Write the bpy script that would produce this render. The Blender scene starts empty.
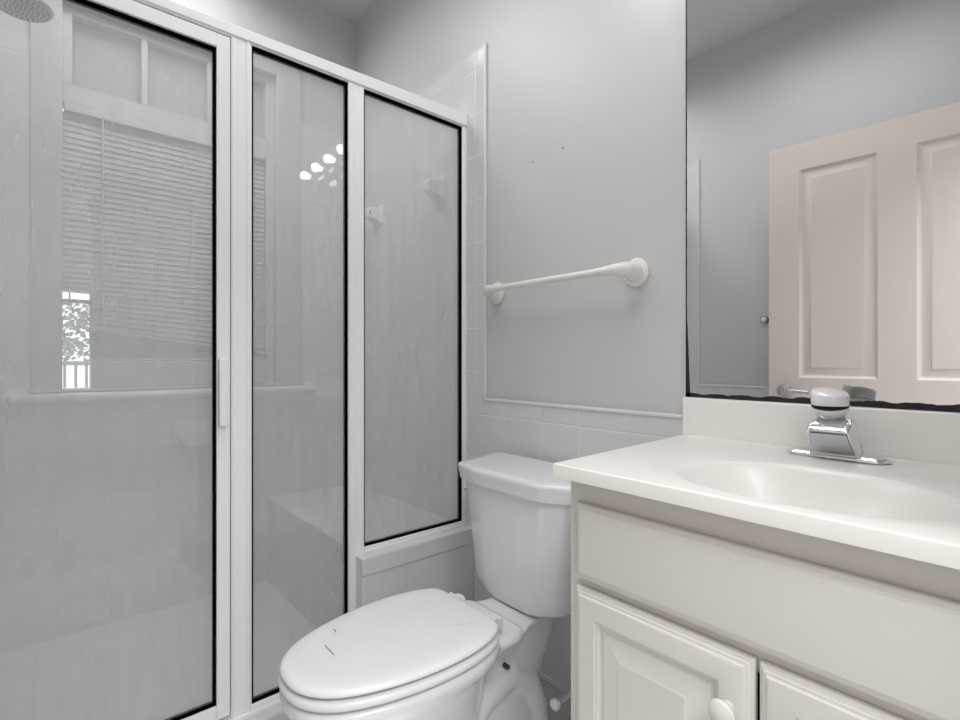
import bpy, bmesh, math, random
from mathutils import Vector, Matrix
random.seed(7)
SC = bpy.context.scene
COL = SC.collection
PI = math.pi

# ------------------------------------------------------------------ camera
H = 1.05
F = 505.0
cam = bpy.data.cameras.new('camera'); cam.lens = F/960*36.0; cam.sensor_width = 36.0
cam.sensor_fit = 'HORIZONTAL'; cam.clip_start = 0.01
co = bpy.data.objects.new('camera', cam); COL.objects.link(co)
co.location = (0, 0, H); co.rotation_euler = (PI/2, 0, math.atan((1066-480)/F))
SC.camera = co

# ------------------------------------------------------------------ world, large lights, exposure
w = bpy.data.worlds.new('world'); SC.world = w; w.use_nodes = True
bg = w.node_tree.nodes['Background']
bg.inputs[0].default_value = (0.93, 0.96, 1.0, 1); bg.inputs[1].default_value = 2.0

def area(name, loc, sx, sy, power, rot=(0, 0, 0), col=(1, 1, 1), spread=180):
    l = bpy.data.lights.new(name, 'AREA'); l.shape = 'RECTANGLE'; l.size = sx; l.size_y = sy
    l.energy = power; l.color = col; l.spread = math.radians(spread)
    o = bpy.data.objects.new(name, l); COL.objects.link(o); o.location = loc; o.rotation_euler = rot
    return o
area('bathroom_fill_light', (-0.78, 0.50, 2.82), 0.8, 0.8, 8.5, spread=160)  # added fill light under the ceiling, no fixture known here
area('shower_fill_light', (-2.0, 0.30, 2.82), 0.5, 0.8, 7.4, spread=160)  # added light without a fixture, brightens the shower and its hazy glass
area('bedroom_fill_light', (1.05, 0.5, 2.78), 1.5, 2.4, 118)  # added unseen light, sends soft frontal fill through the doorway
SC.view_settings.view_transform = 'Standard'; SC.view_settings.look = 'None'
SC.view_settings.gamma = 1.0; SC.view_settings.use_curve_mapping = False
SC.view_settings.exposure = 0.25
SC.cycles.max_bounces = 14; SC.cycles.transparent_max_bounces = 24
SC.cycles.diffuse_bounces = 6; SC.cycles.glossy_bounces = 6
SC.cycles.caustics_reflective = False; SC.cycles.caustics_refractive = False
SC.cycles.sample_clamp_indirect = 4.0
SC.cycles.use_denoising = True

# ------------------------------------------------------------------ materials
def mat(name, col, rough=0.5, metal=0.0, coat=0.0, bump=0.0, bscale=60.0, var=0.0, vscale=4.0, spec=0.5, emit=0, sss=0):
    m = bpy.data.materials.new(name); m.use_nodes = True
    nt = m.node_tree; b = nt.nodes['Principled BSDF']
    c = (col[0], col[1], col[2], 1)
    b.inputs['Base Color'].default_value = c
    b.inputs['Roughness'].default_value = rough; b.inputs['Metallic'].default_value = metal
    b.inputs['Coat Weight'].default_value = coat; b.inputs['Specular IOR Level'].default_value = spec
    if emit:
        b.inputs['Emission Color'].default_value = c; b.inputs['Emission Strength'].default_value = emit
    tc = nt.nodes.new('ShaderNodeTexCoord')
    if var:
        n = nt.nodes.new('ShaderNodeTexNoise'); n.inputs['Scale'].default_value = vscale; n.inputs['Detail'].default_value = 4
        nt.links.new(tc.outputs['Object'], n.inputs['Vector'])
        r = nt.nodes.new('ShaderNodeMapRange'); r.inputs[3].default_value = 1-var; r.inputs[4].default_value = 1+var
        nt.links.new(n.outputs['Fac'], r.inputs[0])
        mx = nt.nodes.new('ShaderNodeMix'); mx.data_type = 'RGBA'; mx.blend_type = 'MULTIPLY'; mx.inputs[0].default_value = 1
        mx.inputs[6].default_value = c; nt.links.new(r.outputs[0], mx.inputs[7])
        nt.links.new(mx.outputs[2], b.inputs['Base Color'])
    if bump:
        n = nt.nodes.new('ShaderNodeTexNoise'); n.inputs['Scale'].default_value = bscale; n.inputs['Detail'].default_value = 3
        nt.links.new(tc.outputs['Object'], n.inputs['Vector'])
        bp = nt.nodes.new('ShaderNodeBump'); bp.inputs['Strength'].default_value = bump; bp.inputs['Distance'].default_value = 0.002
        nt.links.new(n.outputs['Fac'], bp.inputs['Height']); nt.links.new(bp.outputs[0], b.inputs['Normal'])
    return m

def tile_mat(name, axes, offs, size, col, grout, g=0.0035, rough=0.18, var=0.02):
    """square tiles laid on a world-position grid; axes are two of 'XYZ'"""
    m = bpy.data.materials.new(name); m.use_nodes = True
    nt = m.node_tree; b = nt.nodes['Principled BSDF']; L = nt.links.new
    geo = nt.nodes.new('ShaderNodeNewGeometry'); sp = nt.nodes.new('ShaderNodeSeparateXYZ')
    L(geo.outputs['Position'], sp.inputs[0])
    def M(op, a, bb=None):
        n = nt.nodes.new('ShaderNodeMath'); n.operation = op
        for i, v in enumerate((a, bb)):
            if v is None: continue
            if isinstance(v, (int, float)): n.inputs[i].default_value = v
            else: L(v, n.inputs[i])
        return n.outputs[0]
    ds = []
    ids = []
    for ax, o in zip(axes, offs):
        t = M('DIVIDE', M('SUBTRACT', sp.outputs[ax], o), size)
        fr = M('FRACT', t); ids.append(M('FLOOR', t))
        ds.append(M('MULTIPLY', M('MINIMUM', fr, M('SUBTRACT', 1.0, fr)), size))
    d = M('MINIMUM', ds[0], ds[1])
    mr = nt.nodes.new('ShaderNodeMapRange'); mr.interpolation_type = 'SMOOTHSTEP'
    mr.inputs[1].default_value = g*0.25; mr.inputs[2].default_value = g*0.6
    L(d, mr.inputs[0])
    wn = nt.nodes.new('ShaderNodeTexWhiteNoise'); wn.noise_dimensions = '2D'
    cb = nt.nodes.new('ShaderNodeCombineXYZ'); L(ids[0], cb.inputs[0]); L(ids[1], cb.inputs[1]); L(cb.outputs[0], wn.inputs['Vector'])
    vr = nt.nodes.new('ShaderNodeMapRange'); vr.inputs[3].default_value = 1-var; vr.inputs[4].default_value = 1+var
    L(wn.outputs['Value'], vr.inputs[0])
    tc = nt.nodes.new('ShaderNodeMix'); tc.data_type = 'RGBA'; tc.blend_type = 'MULTIPLY'; tc.inputs[0].default_value = 1
    tc.inputs[6].default_value = (*col, 1); L(vr.outputs[0], tc.inputs[7])
    mx = nt.nodes.new('ShaderNodeMix'); mx.data_type = 'RGBA'
    mx.inputs[6].default_value = (*grout, 1); L(tc.outputs[2], mx.inputs[7]); L(mr.outputs[0], mx.inputs[0])
    L(mx.outputs[2], b.inputs['Base Color'])
    rr = nt.nodes.new('ShaderNodeMapRange'); rr.inputs[3].default_value = 0.75; rr.inputs[4].default_value = rough
    L(mr.outputs[0], rr.inputs[0]); L(rr.outputs[0], b.inputs['Roughness'])
    h = nt.nodes.new('ShaderNodeMapRange'); h.interpolation_type = 'SMOOTHSTEP'
    h.inputs[1].default_value = 0; h.inputs[2].default_value = 0.006; L(d, h.inputs[0])
    ns = nt.nodes.new('ShaderNodeTexNoise'); ns.inputs['Scale'].default_value = 9; L(geo.outputs['Position'], ns.inputs['Vector'])
    hh = M('ADD', h.outputs[0], M('MULTIPLY', ns.outputs['Fac'], 0.35))
    bp = nt.nodes.new('ShaderNodeBump'); bp.inputs['Strength'].default_value = 0.5; bp.inputs['Distance'].default_value = 0.0016
    L(hh, bp.inputs['Height']); L(bp.outputs[0], b.inputs['Normal'])
    return m

def thin_fresnel(nt, fr):
    # same air-to-glass reflectance on the entering and the leaving face of a pane that does not bend light
    g = nt.nodes.new('ShaderNodeNewGeometry'); mr = nt.nodes.new('ShaderNodeMapRange')
    mr.inputs[3].default_value = 1.5; mr.inputs[4].default_value = 1/1.5
    nt.links.new(g.outputs['Backfacing'], mr.inputs[0]); nt.links.new(mr.outputs[0], fr.inputs[0])
def glass_mat(name, haze, scale=(1, 1, 1)):
    """clear pane with a uniform film of dried soap and water streaks"""
    m = bpy.data.materials.new(name); m.use_nodes = True
    nt = m.node_tree; nt.nodes.clear(); L = nt.links.new
    out = nt.nodes.new('ShaderNodeOutputMaterial')
    tr = nt.nodes.new('ShaderNodeBsdfTransparent'); tr.inputs[0].default_value = (0.965, 0.97, 0.97, 1)
    df = nt.nodes.new('ShaderNodeBsdfDiffuse'); df.inputs[0].default_value = (0.80, 0.80, 0.80, 1)
    tl = nt.nodes.new('ShaderNodeBsdfTranslucent'); tl.inputs[0].default_value = (0.80, 0.80, 0.80, 1)
    m1 = nt.nodes.new('ShaderNodeMixShader'); m1.inputs[0].default_value = 0.5; L(df.outputs[0], m1.inputs[1]); L(tl.outputs[0], m1.inputs[2])
    tc = nt.nodes.new('ShaderNodeNewGeometry')
    mp = nt.nodes.new('ShaderNodeMapping'); mp.inputs['Scale'].default_value = (1, 7, 1.0); L(tc.outputs['Position'], mp.inputs[0])
    n1 = nt.nodes.new('ShaderNodeTexNoise'); n1.inputs['Scale'].default_value = 3; n1.inputs['Detail'].default_value = 6; L(mp.outputs[0], n1.inputs['Vector'])
    n2 = nt.nodes.new('ShaderNodeTexNoise'); n2.inputs['Scale'].default_value = 2.2; n2.inputs['Detail'].default_value = 5; L(tc.outputs['Position'], n2.inputs['Vector'])
    ad = nt.nodes.new('ShaderNodeMath'); ad.operation = 'ADD'; L(n1.outputs['Fac'], ad.inputs[0]); L(n2.outputs['Fac'], ad.inputs[1])
    mr = nt.nodes.new('ShaderNodeMapRange'); mr.inputs[1].default_value = 0.6; mr.inputs[2].default_value = 1.4
    mr.inputs[3].default_value = haze*0.9; mr.inputs[4].default_value = haze*1.1; L(ad.outputs[0], mr.inputs[0])
    m2 = nt.nodes.new('ShaderNodeMixShader'); L(mr.outputs[0], m2.inputs[0]); L(tr.outputs[0], m2.inputs[1]); L(m1.outputs[0], m2.inputs[2])
    gl = nt.nodes.new('ShaderNodeBsdfGlossy'); gl.inputs['Roughness'].default_value = 0.015
    fr = nt.nodes.new('ShaderNodeFresnel'); thin_fresnel(nt, fr)
    m3 = nt.nodes.new('ShaderNodeMixShader'); L(fr.outputs[0], m3.inputs[0]); L(m2.outputs[0], m3.inputs[1]); L(gl.outputs[0], m3.inputs[2])
    L(m3.outputs[0], out.inputs[0])
    return m

PAINT = mat('wall_paint', (0.605, 0.608, 0.613), 0.38, bump=0.12, bscale=220, var=0.012, vscale=3)
CEIL = mat('ceiling_paint', (0.66, 0.66, 0.66), 0.8)
TS = 0.1635
TILE_T = tile_mat('wall_tile_north', 'XZ', (-0.812, 0.845), TS, (0.68, 0.68, 0.685), (0.76, 0.76, 0.76))
TILE_S = tile_mat('shower_tile_side', 'XZ', (-0.812, 0.845), TS, (0.68, 0.68, 0.685), (0.60, 0.60, 0.60), rough=0.25)
TILE_B = tile_mat('shower_tile_back', 'YZ', (0.03, 0.845), TS, (0.69, 0.69, 0.695), (0.60, 0.60, 0.60), rough=0.25)
TILE_K = tile_mat('knee_tile', 'YZ', (0.78, 0.355), TS, (0.72, 0.72, 0.725), (0.68, 0.68, 0.68))
TILE_BENCH = tile_mat('bench_tile', 'XY', (-1.56, 0.793), TS, (0.72, 0.72, 0.725), (0.66, 0.66, 0.66), rough=0.3)
TILE_F = tile_mat('floor_tile', 'XY', (-0.90, 0.30), 0.20, (0.62, 0.62, 0.62), (0.5, 0.42, 0.42), g=0.005, rough=0.3)
TRIM = mat('bullnose_glaze', (0.72, 0.72, 0.725), 0.15)
FRAME = mat('white_enamel_frame', (0.88, 0.88, 0.885), 0.28, bump=0.03)
RUB = mat('black_rubber', (0.003, 0.003, 0.003), 0.9, spec=0.0)
GLASS = glass_mat('filmed_glass', 0.285)
PORC = mat('porcelain', (0.755, 0.765, 0.78), 0.09, coat=0.3, spec=0.6)
SEAT = mat('seat_plastic', (0.77, 0.775, 0.785), 0.16, bump=0.02, bscale=14)
VAN = mat('vanity_paint', (0.655, 0.638, 0.60), 0.42, bump=0.08, bscale=90, var=0.015)
MARB = mat('cultured_marble', (0.80, 0.785, 0.755), 0.33, coat=0.12, var=0.01, vscale=8)
CHROME = mat('chrome', (0.80, 0.80, 0.82), 0.09, metal=1)
NICKEL = mat('satin_metal', (0.55, 0.55, 0.56), 0.25, metal=1)
CERAM = mat('bracket_glaze', (0.88, 0.88, 0.88), 0.15)
FAUC = mat('white_faucet_enamel', (0.82, 0.82, 0.83), 0.12, coat=0.4)
BARW = mat('ivory_plastic', (0.80, 0.79, 0.765), 0.25)
DOORP = mat('door_paint', (0.62, 0.56, 0.505), 0.45, bump=0.05)
BLACK = mat('black_backing', (0.012, 0.012, 0.011), 0.7)
DARK = mat('dark_hole', (0.05, 0.05, 0.05), 0.8)
BLIND = mat('blind_slat', (0.74, 0.74, 0.74), 0.5)
def thin(m, f, c):
    nt = m.node_tree; t = nt.nodes.new('ShaderNodeBsdfTranslucent'); t.inputs[0].default_value = (c, c, c, 1)
    x = nt.nodes.new('ShaderNodeMixShader'); x.inputs[0].default_value = f
    nt.links.new(nt.nodes['Principled BSDF'].outputs[0], x.inputs[1]); nt.links.new(t.outputs[0], x.inputs[2]); nt.links.new(x.outputs[0], nt.nodes['Material Output'].inputs[0])
thin(BLIND, 0.35, 0.6)
WTRIM = mat('window_paint', (0.60, 0.60, 0.60), 0.35)
CASE = mat('window_casing', (0.58, 0.58, 0.585), 0.25)
BULB = mat('lit_bulb', (1.0, 0.97, 0.93), 0.3, emit=15)
LEAF = mat('foliage', (0.20, 0.22, 0.19), 0.6, var=0.4, vscale=2)
BARK = mat('bark', (0.12, 0.11, 0.10), 0.9, bump=0.5)
RAILM = mat('railing_paint', (0.30, 0.30, 0.30), 0.5)
DECK = mat('deck_boards', (0.4, 0.4, 0.39), 0.8, var=0.1)
MIRR = mat('mirror_silver', (0.90, 0.905, 0.91), 0.0, metal=1)
CARPET = mat('bedroom_carpet', (0.42, 0.41, 0.40), 0.95, bump=0.6, bscale=400)
SPRAY = mat('spray_face', (0.33, 0.33, 0.33), 0.4, metal=0.6)
CAULK = mat('worn_edge', (0.16, 0.155, 0.15), 0.8)
wpn = bpy.data.materials.new('window_glass'); wpn.use_nodes = True
_n = wpn.node_tree; _n.nodes.clear()
_o = _n.nodes.new('ShaderNodeOutputMaterial'); _t = _n.nodes.new('ShaderNodeBsdfTransparent'); _g = _n.nodes.new('ShaderNodeBsdfGlossy')
_g.inputs['Roughness'].default_value = 0.01
_f = _n.nodes.new('ShaderNodeFresnel'); thin_fresnel(_n, _f); _m = _n.nodes.new('ShaderNodeMixShader')
_n.links.new(_f.outputs[0], _m.inputs[0]); _n.links.new(_t.outputs[0], _m.inputs[1]); _n.links.new(_g.outputs[0], _m.inputs[2]); _n.links.new(_m.outputs[0], _o.inputs[0])
WGLASS = wpn
fro = mat('obscured_glass', (0.60, 0.60, 0.60), 0.5)
fro.node_tree.nodes['Principled BSDF'].inputs['Transmission Weight'].default_value = 0.0
# ribbed privacy pane: half diffuse, half passing daylight
_b = fro.node_tree; _pb = _b.nodes['Principled BSDF']; _tl = _b.nodes.new('ShaderNodeBsdfTranslucent'); _tl.inputs[0].default_value = (0.5, 0.5, 0.5, 1)
_mx = _b.nodes.new('ShaderNodeMixShader'); _mx.inputs[0].default_value = 0.5
_b.links.new(_pb.outputs[0], _mx.inputs[1]); _b.links.new(_tl.outputs[0], _mx.inputs[2]); _b.links.new(_mx.outputs[0], _b.nodes['Material Output'].inputs[0])

# ------------------------------------------------------------------ helpers (geometry in world coordinates)
ORG = {}
def box(bm, x0, x1, y0, y1, z0, z1):
    vs = [bm.verts.new((x, y, z)) for x in (x0, x1) for y in (y0, y1) for z in (z0, z1)]
    for f in ((0, 1, 3, 2), (4, 6, 7, 5), (0, 4, 5, 1), (2, 3, 7, 6), (0, 2, 6, 4), (1, 5, 7, 3)):
        bm.faces.new([vs[i] for i in f])
def loft(bm, rings, cap0=True, cap1=True, closed=True):
    R = [[bm.verts.new(p) for p in r] for r in rings]
    n = len(R[0])
    for a, b in zip(R, R[1:]):
        for i in range(n if closed else n-1):
            j = (i+1) % n
            bm.faces.new((a[i], a[j], b[j], b[i]))
    if cap0: bm.faces.new(list(reversed(R[0])))
    if cap1: bm.faces.new(R[-1])
def frame_of(d):
    d = d.normalized(); up = Vector((0, 0, 1)) if abs(d.z) < 0.9 else Vector((1, 0, 0))
    u = d.cross(up).normalized(); return u, u.cross(d).normalized()
def revolve(bm, origin, axis, prof, n=32, sx=1.0):
    """prof: list of (distance along axis, radius)"""
    o = Vector(origin); a = Vector(axis).normalized(); u, v = frame_of(a)
    rings = []
    for t, r in prof:
        rings.append([o + a*t + (u*math.cos(k*2*PI/n)*sx + v*math.sin(k*2*PI/n))*max(r, 1e-5) for k in range(n)])
    loft(bm, rings)
def tube(bm, pts, r, n=16):
    pts = [Vector(p) for p in pts]; rs = r if isinstance(r, (list, tuple)) else [r]*len(pts)
    rings = []
    u, v = frame_of(pts[1]-pts[0])
    for i, p in enumerate(pts):
        d = (pts[min(i+1, len(pts)-1)] - pts[max(i-1, 0)]).normalized()
        u = (u - d*u.dot(d)).normalized(); v = d.cross(u)
        rings.append([p + (u*math.cos(k*2*PI/n) + v*math.sin(k*2*PI/n))*rs[i] for k in range(n)])
    loft(bm, rings)
def new(): return bmesh.new()
def obj(name, bm, m, parent=None, bevel=0.0, segs=2, smooth=True, angle=35):
    bmesh.ops.recalc_face_normals(bm, faces=bm.faces[:])
    xs = [v.co.x for v in bm.verts]; ys = [v.co.y for v in bm.verts]; zs = [v.co.z for v in bm.verts]
    c = Vector(((min(xs)+max(xs))/2, (min(ys)+max(ys))/2, min(zs)))
    bmesh.ops.translate(bm, verts=bm.verts[:], vec=-c)
    me = bpy.data.meshes.new(name); bm.to_mesh(me); bm.free()
    if smooth:
        me.shade_smooth(); me.set_sharp_from_angle(angle=math.radians(angle))
    me.materials.append(m)
    o = bpy.data.objects.new(name, me); COL.objects.link(o)
    ORG[o.name] = c.copy()
    if parent is not None:
        o.parent = parent; o.location = c - ORG[parent.name]
    else: o.location = c
    if bevel:
        b = o.modifiers.new('bevel', 'BEVEL'); b.width = bevel; b.segments = segs; b.limit_method = 'ANGLE'; b.angle_limit = math.radians(40)
        b.harden_normals = False
    return o
def thing(name, label, cat, loc, group=None):
    o = bpy.data.objects.new(name, None); COL.objects.link(o); o.location = loc; ORG[o.name] = Vector(loc)
    o.empty_display_size = 0.05
    o['label'] = label; o['category'] = cat
    if group: o['group'] = group
    return o
def tag(o, label, cat, group=None):
    o['label'] = label; o['category'] = cat
    if group: o['group'] = group
    return o
def struct(name, bm, m, label=None, **k):
    o = obj(name, bm, m, **k); o['kind'] = 'structure'
    if label: o['label'] = label
    return o
def B(*a):
    bm = new(); box(bm, *a); return bm

# ------------------------------------------------------------------ room dimensions
YN = 1.25      # wall with the mirror and towel bar
YS = -0.435    # opposite wall
XB = -2.458    # back wall of the shower
XR = 0.05      # wall with the doorway
ZC = 2.84
SX = -1.541    # plane of the shower screen
TZ = 2.22      # top of shower tile
WZ = 0.909      # top of wainscot tile

struct('floor', B(XB-0.1, XR+0.12, YS-0.1, YN+0.1, -0.06, 0.0), TILE_F, smooth=False)
struct('ceiling', B(XB-0.15, XR+0.12, YS-0.1, YN+0.1, ZC, ZC+0.08), CEIL, smooth=False)
struct('wall_north', B(XB-0.12, XR+0.12, YN, YN+0.1, 0, ZC), PAINT, smooth=False)
struct('wall_south', B(XB-0.12, XR+0.12, YS-0.1, YS, 0, ZC), PAINT, smooth=False)
# east wall with doorway
DY0, DY1, DZ = -0.30, 0.66, 2.10
bm = new()
box(bm, XR, XR+0.12, YS, DY0, 0, ZC); box(bm, XR, XR+0.12, DY1, YN, 0, ZC); box(bm, XR, XR+0.12, DY0, DY1, DZ, ZC)
struct('wall_east', bm, PAINT, smooth=False)
bm = new()
box(bm, XR-0.012, XR, DY1, DY1+0.055, 0, DZ+0.05); box(bm, XR-0.012, XR, DY0-0.055, DY0, 0, DZ+0.05); box(bm, XR-0.012, XR, DY0, DY1, DZ, DZ+0.05)
box(bm, XR, XR+0.12, DY1-0.015, DY1, 0, DZ); box(bm, XR, XR+0.12, DY0, DY0+0.015, 0, DZ); box(bm, XR, XR+0.12, DY0+0.015, DY1-0.015, DZ-0.015, DZ)
struct('trim_1', bm, WTRIM, smooth=False)
# west wall (back of the shower) around the window opening
WY0, WY1, WZ0, WZ1 = 0.05, 0.835, 0.94, 2.40
bm = new()
box(bm, XB-0.12, XB, YS, WY0, 0, ZC); box(bm, XB-0.12, XB, WY1, YN, 0, ZC)
box(bm, XB-0.12, XB, WY0, WY1, 0, WZ0); box(bm, XB-0.12, XB, WY0, WY1, WZ1, ZC)
struct('wall_west', bm, PAINT, smooth=False)

# tile skins
TT = 0.008
bm = new()
box(bm, SX-0.03, -1.415, YN-TT, YN, 0, TZ)
box(bm, -1.415, -0.56, YN-TT, YN, 0, WZ)
struct('trim_2', bm, TILE_T, smooth=False)
bm = new(); box(bm, XB+TT, SX-0.03, YN-TT, YN, 0, TZ); struct('trim_3', bm, TILE_S, smooth=False)
bm = new()
box(bm, XB+TT, -1.415, YS, YS+TT, 0, TZ); box(bm, -1.415, XR-0.013, YS, YS+TT, 0, WZ)
struct('trim_4', bm, TILE_S, smooth=False)
bm = new()
box(bm, XB, XB+TT, YS, -0.04, 0, TZ); box(bm, XB, XB+TT, 0.95, YN, 0, TZ); box(bm, XB, XB+TT, -0.04, 0.95, 0, 0.935)
struct('trim_5', bm, TILE_B, smooth=False)
# bullnose trims
def bull(name, segs):
    bm = new()
    for s in segs: box(bm, *s)
    struct(name, bm, TRIM, bevel=0.004, segs=3)
bull('trim_6', [(-1.4215, -1.4085, YN-0.012, YN, WZ-0.012, TZ+0.012)])
bull('trim_7', [(-1.4215, -0.643, YN-0.012, YN, WZ-0.012, WZ)])
bull('trim_8', [(-1.4215, -1.4085, YS, YS+0.012, WZ-0.012, TZ+0.012), (-1.4085, XR-0.014, YS, YS+0.012, WZ-0.012, WZ)])
# narrow top course joint under bullnose
struct('baseboard_north', B(-1.475, -0.616, YN-0.0135, YN-TT+0.0005, 0.0, 0.022), TRIM, bevel=0.003)

# ------------------------------------------------------------------ bedroom beyond the doorway (behind the camera)
bx0 = XR+0.12
struct('floor_2', B(bx0, 3.1, -1.6, 2.4, -0.06, 0.0), CARPET, smooth=False)
struct('ceiling_2', B(bx0, 3.1, -1.6, 2.4, ZC, ZC+0.08), CEIL, smooth=False)
struct('wall_bedroom_east', B(3.1, 3.2, -1.6, 2.4, 0, ZC), PAINT, smooth=False)
struct('wall_bedroom_north', B(bx0, 3.1, 2.4, 2.5, 0, ZC), PAINT, smooth=False)
struct('wall_bedroom_south', B(bx0, 3.1, -1.7, -1.6, 0, ZC), PAINT, smooth=False)
bm = new(); box(bm, bx0-0.1, bx0, YN+0.1, 2.4, 0, ZC); box(bm, bx0-0.1, bx0, -1.6, YS-0.1, 0, ZC)
struct('wall_bedroom_west', bm, PAINT, smooth=False)

# ------------------------------------------------------------------ shower structure: curb, knee wall, bench, pan
KX = -1.476
bm = new(); box(bm, KX, SX-0.05, 0.775, YN-TT, 0, 0.405)
struct('wall_knee', bm, TILE_K, bevel=0.005, segs=3)
struct('trim_9', B(KX-0.004, KX+0.003, 0.772, YN-TT, 0.352, 0.409), TRIM, bevel=0.003)
struct('trim_10', B(KX-0.115, KX+0.003, 0.772, YN-TT, 0.4045, 0.409), TRIM, bevel=0.002)
struct('trim_11', B(KX, SX-0.05, YS+TT, 0.772, 0, 0.035), TILE_K, bevel=0.005)
struct('floor_shower', B(XB+TT, SX-0.05, YS+TT, 0.793, 0, 0.015), TILE_BENCH)
struct('trim_12', B(XB+TT, SX-0.0505, 0.793, YN-TT, 0, 0.405), TILE_BENCH, bevel=0.006)

# ------------------------------------------------------------------ shower enclosure
FX0, FX1 = SX-0.020, SX+0.020
enc = thing('shower_enclosure', 'white framed glass shower enclosure with a door and two fixed panes beside the toilet', 'shower enclosure', (SX, 0.4, 0.035))
ZT = 1.957
bm = new(); box(bm, FX0-0.004, FX1+0.006, YS+TT, YN-TT, ZT, 1.9675)
for v in bm.verts:
    if v.co.z > 1.96: v.co.z += 0.030*max(0, v.co.y)
box(bm, FX0, FX1, YS+TT, YN-TT, ZT-0.004, ZT)
obj('header', bm, FRAME, enc, bevel=0.003)
def post(name, y0, y1, z0, z1, ribs=()):
    bm = new(); box(bm, FX0, FX1, y0, y1, z0, z1)
    for a, b in ribs: box(bm, FX1, FX1+0.003, a, b, z0, z1)
    return obj(name, bm, FRAME, enc, bevel=0.0015)
post('door_jamb', 0.394, 0.445, 0.035, ZT-0.004, [(0.396, 0.403), (0.434, 0.443)])
post('mullion', 0.747, 0.803, 0.035, ZT-0.004, [(0.749, 0.758), (0.768, 0.774), (0.788, 0.801)])
post('wall_jamb', 1.222, YN-TT, 0.409, ZT-0.004, [(1.226, 1.232)])
post('hinge_jamb', YS+TT, -0.395, 0.035, ZT-0.004)
bm = new(); box(bm, FX0-0.006, FX1+0.010, YS+TT, 0.745, 0.035, 0.047); box(bm, FX0, FX1, 0.445, 0.747, 0.047, 0.062)
obj('sill_track', bm, FRAME, enc, bevel=0.002)
bm = new(); box(bm, FX0-0.004, FX1+0.004, 0.803, 1.222, 0.4092, 0.418); box(bm, FX0, FX1, 0.803, 1.222, 0.418, 0.428)
obj('bench_track', bm, FRAME, enc, bevel=0.002)
def pane(parent, y0, y1, z0, z1, name='glass_pane', g=0.0055, dx=0):
    gl = obj(name, B(SX-0.0028+dx, SX+0.0028+dx, y0, y1, z0, z1), GLASS, parent, smooth=False)
    bm = new(); a, b = SX-0.008+dx, SX+0.014+dx
    box(bm, a, b, y0, y0+g, z0, z1); box(bm, a, b, y1-g, y1, z0, z1)
    box(bm, a, b, y0+g, y1-g, z0, z0+g); box(bm, a, b, y0+g, y1-g, z1-g*1.3, z1)
    obj('gasket', bm, RUB, parent, smooth=False)['label'] = 'black rubber gasket around the pane'
p = post('panel_frame', 0.445, 0.449, 0.062, ZT-0.004)
pane(enc, 0.449, 0.747, 0.062, ZT-0.004)
pane(enc, 0.803, 1.222, 0.428, ZT-0.004)
# hinged door
dr = obj('door_frame', (lambda bm: (box(bm, FX0, FX1+0.002, 0.357, 0.391, 0.062, 1.947), box(bm, FX0, FX1+0.002, -0.390, -0.354, 0.062, 1.947),
        box(bm, FX0, FX1+0.002, -0.354, 0.357, 0.062, 0.099), box(bm, FX0, FX1+0.002, -0.354, 0.357, 1.910, 1.947), bm)[-1])(new()), FRAME, enc, bevel=0.002)
pane(dr, -0.354, 0.357, 0.099, 1.910)
obj('door_handle', B(FX1+0.001, FX1+0.020, 0.359, 0.381, 0.868, 1.055), FRAME, dr, bevel=0.004)

# ------------------------------------------------------------------ window in the shower back wall
wn = thing('window_1', 'white shower window with an upper transom and an old blind', 'window', (XB, 0.45, WZ0))
wn['kind'] = 'structure'; del wn['label']; del wn['category']
bm = new(); c0, c1 = XB+0.0005, XB+0.016
box(bm, c0, c1, -0.04, WY0, 0.935, 2.50); box(bm, c0, c1, WY1, 0.95, 0.935, 2.50); box(bm, c0, c1, WY0, WY1, WZ1, 2.50)
box(bm, c0, c1+0.006, -0.045, 0.955, 0.928, 0.939)
obj('window_casing', bm, CASE, wn, bevel=0.003)
bm = new(); s0, s1 = XB-0.10, XB-0.02
box(bm, s0, s1, WY0, WY1-0.04, 2.03, 2.10); box(bm, s0, s1, WY0, WY0+0.03, 2.10, 2.40); box(bm, s0, s1, WY1-0.04, WY1, 0.94, 2.40)
box(bm, s0, s1, WY0+0.03, WY1-0.04, 2.37, 2.40)
for y in (0.312, 0.556): box(bm, s0+0.02, s1, y-0.011, y+0.011, 2.10, 2.37)
obj('window_frame', bm, WTRIM, wn, bevel=0.002)
bm = new(); box(bm, XB-0.09, XB-0.012, 0.135, WY1-0.04, 0.941, 1.046); box(bm, XB-0.06, XB-0.014, 0.135, WY1-0.04, 1.047, 1.055)
obj('window_sill', bm, CASE, wn, bevel=0.003)
obj('muntin', (lambda bm: (box(bm, XB-0.075, XB-0.06, WY0, WY1-0.04, 1.272, 1.286), box(bm, XB-0.075, XB-0.06, 0.070, 0.075, 1.286, 2.03), bm)[-1])(new()), WTRIM, wn)
obj('window_pane', B(XB-0.072, XB-0.068, WY0, 0.134, 0.94, 2.03), WGLASS, wn, smooth=False)
obj('frosted_pane', B(XB-0.072, XB-0.068, 0.134, WY1-0.04, 0.94, 2.03), fro, wn, smooth=False)['label'] = 'frosted lower pane behind the blind'
obj('transom_pane', B(XB-0.072, XB-0.066, WY0+0.03, WY1-0.04, 2.10, 2.37), fro, wn, smooth=False)['label'] = 'obscured transom glass'

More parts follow.
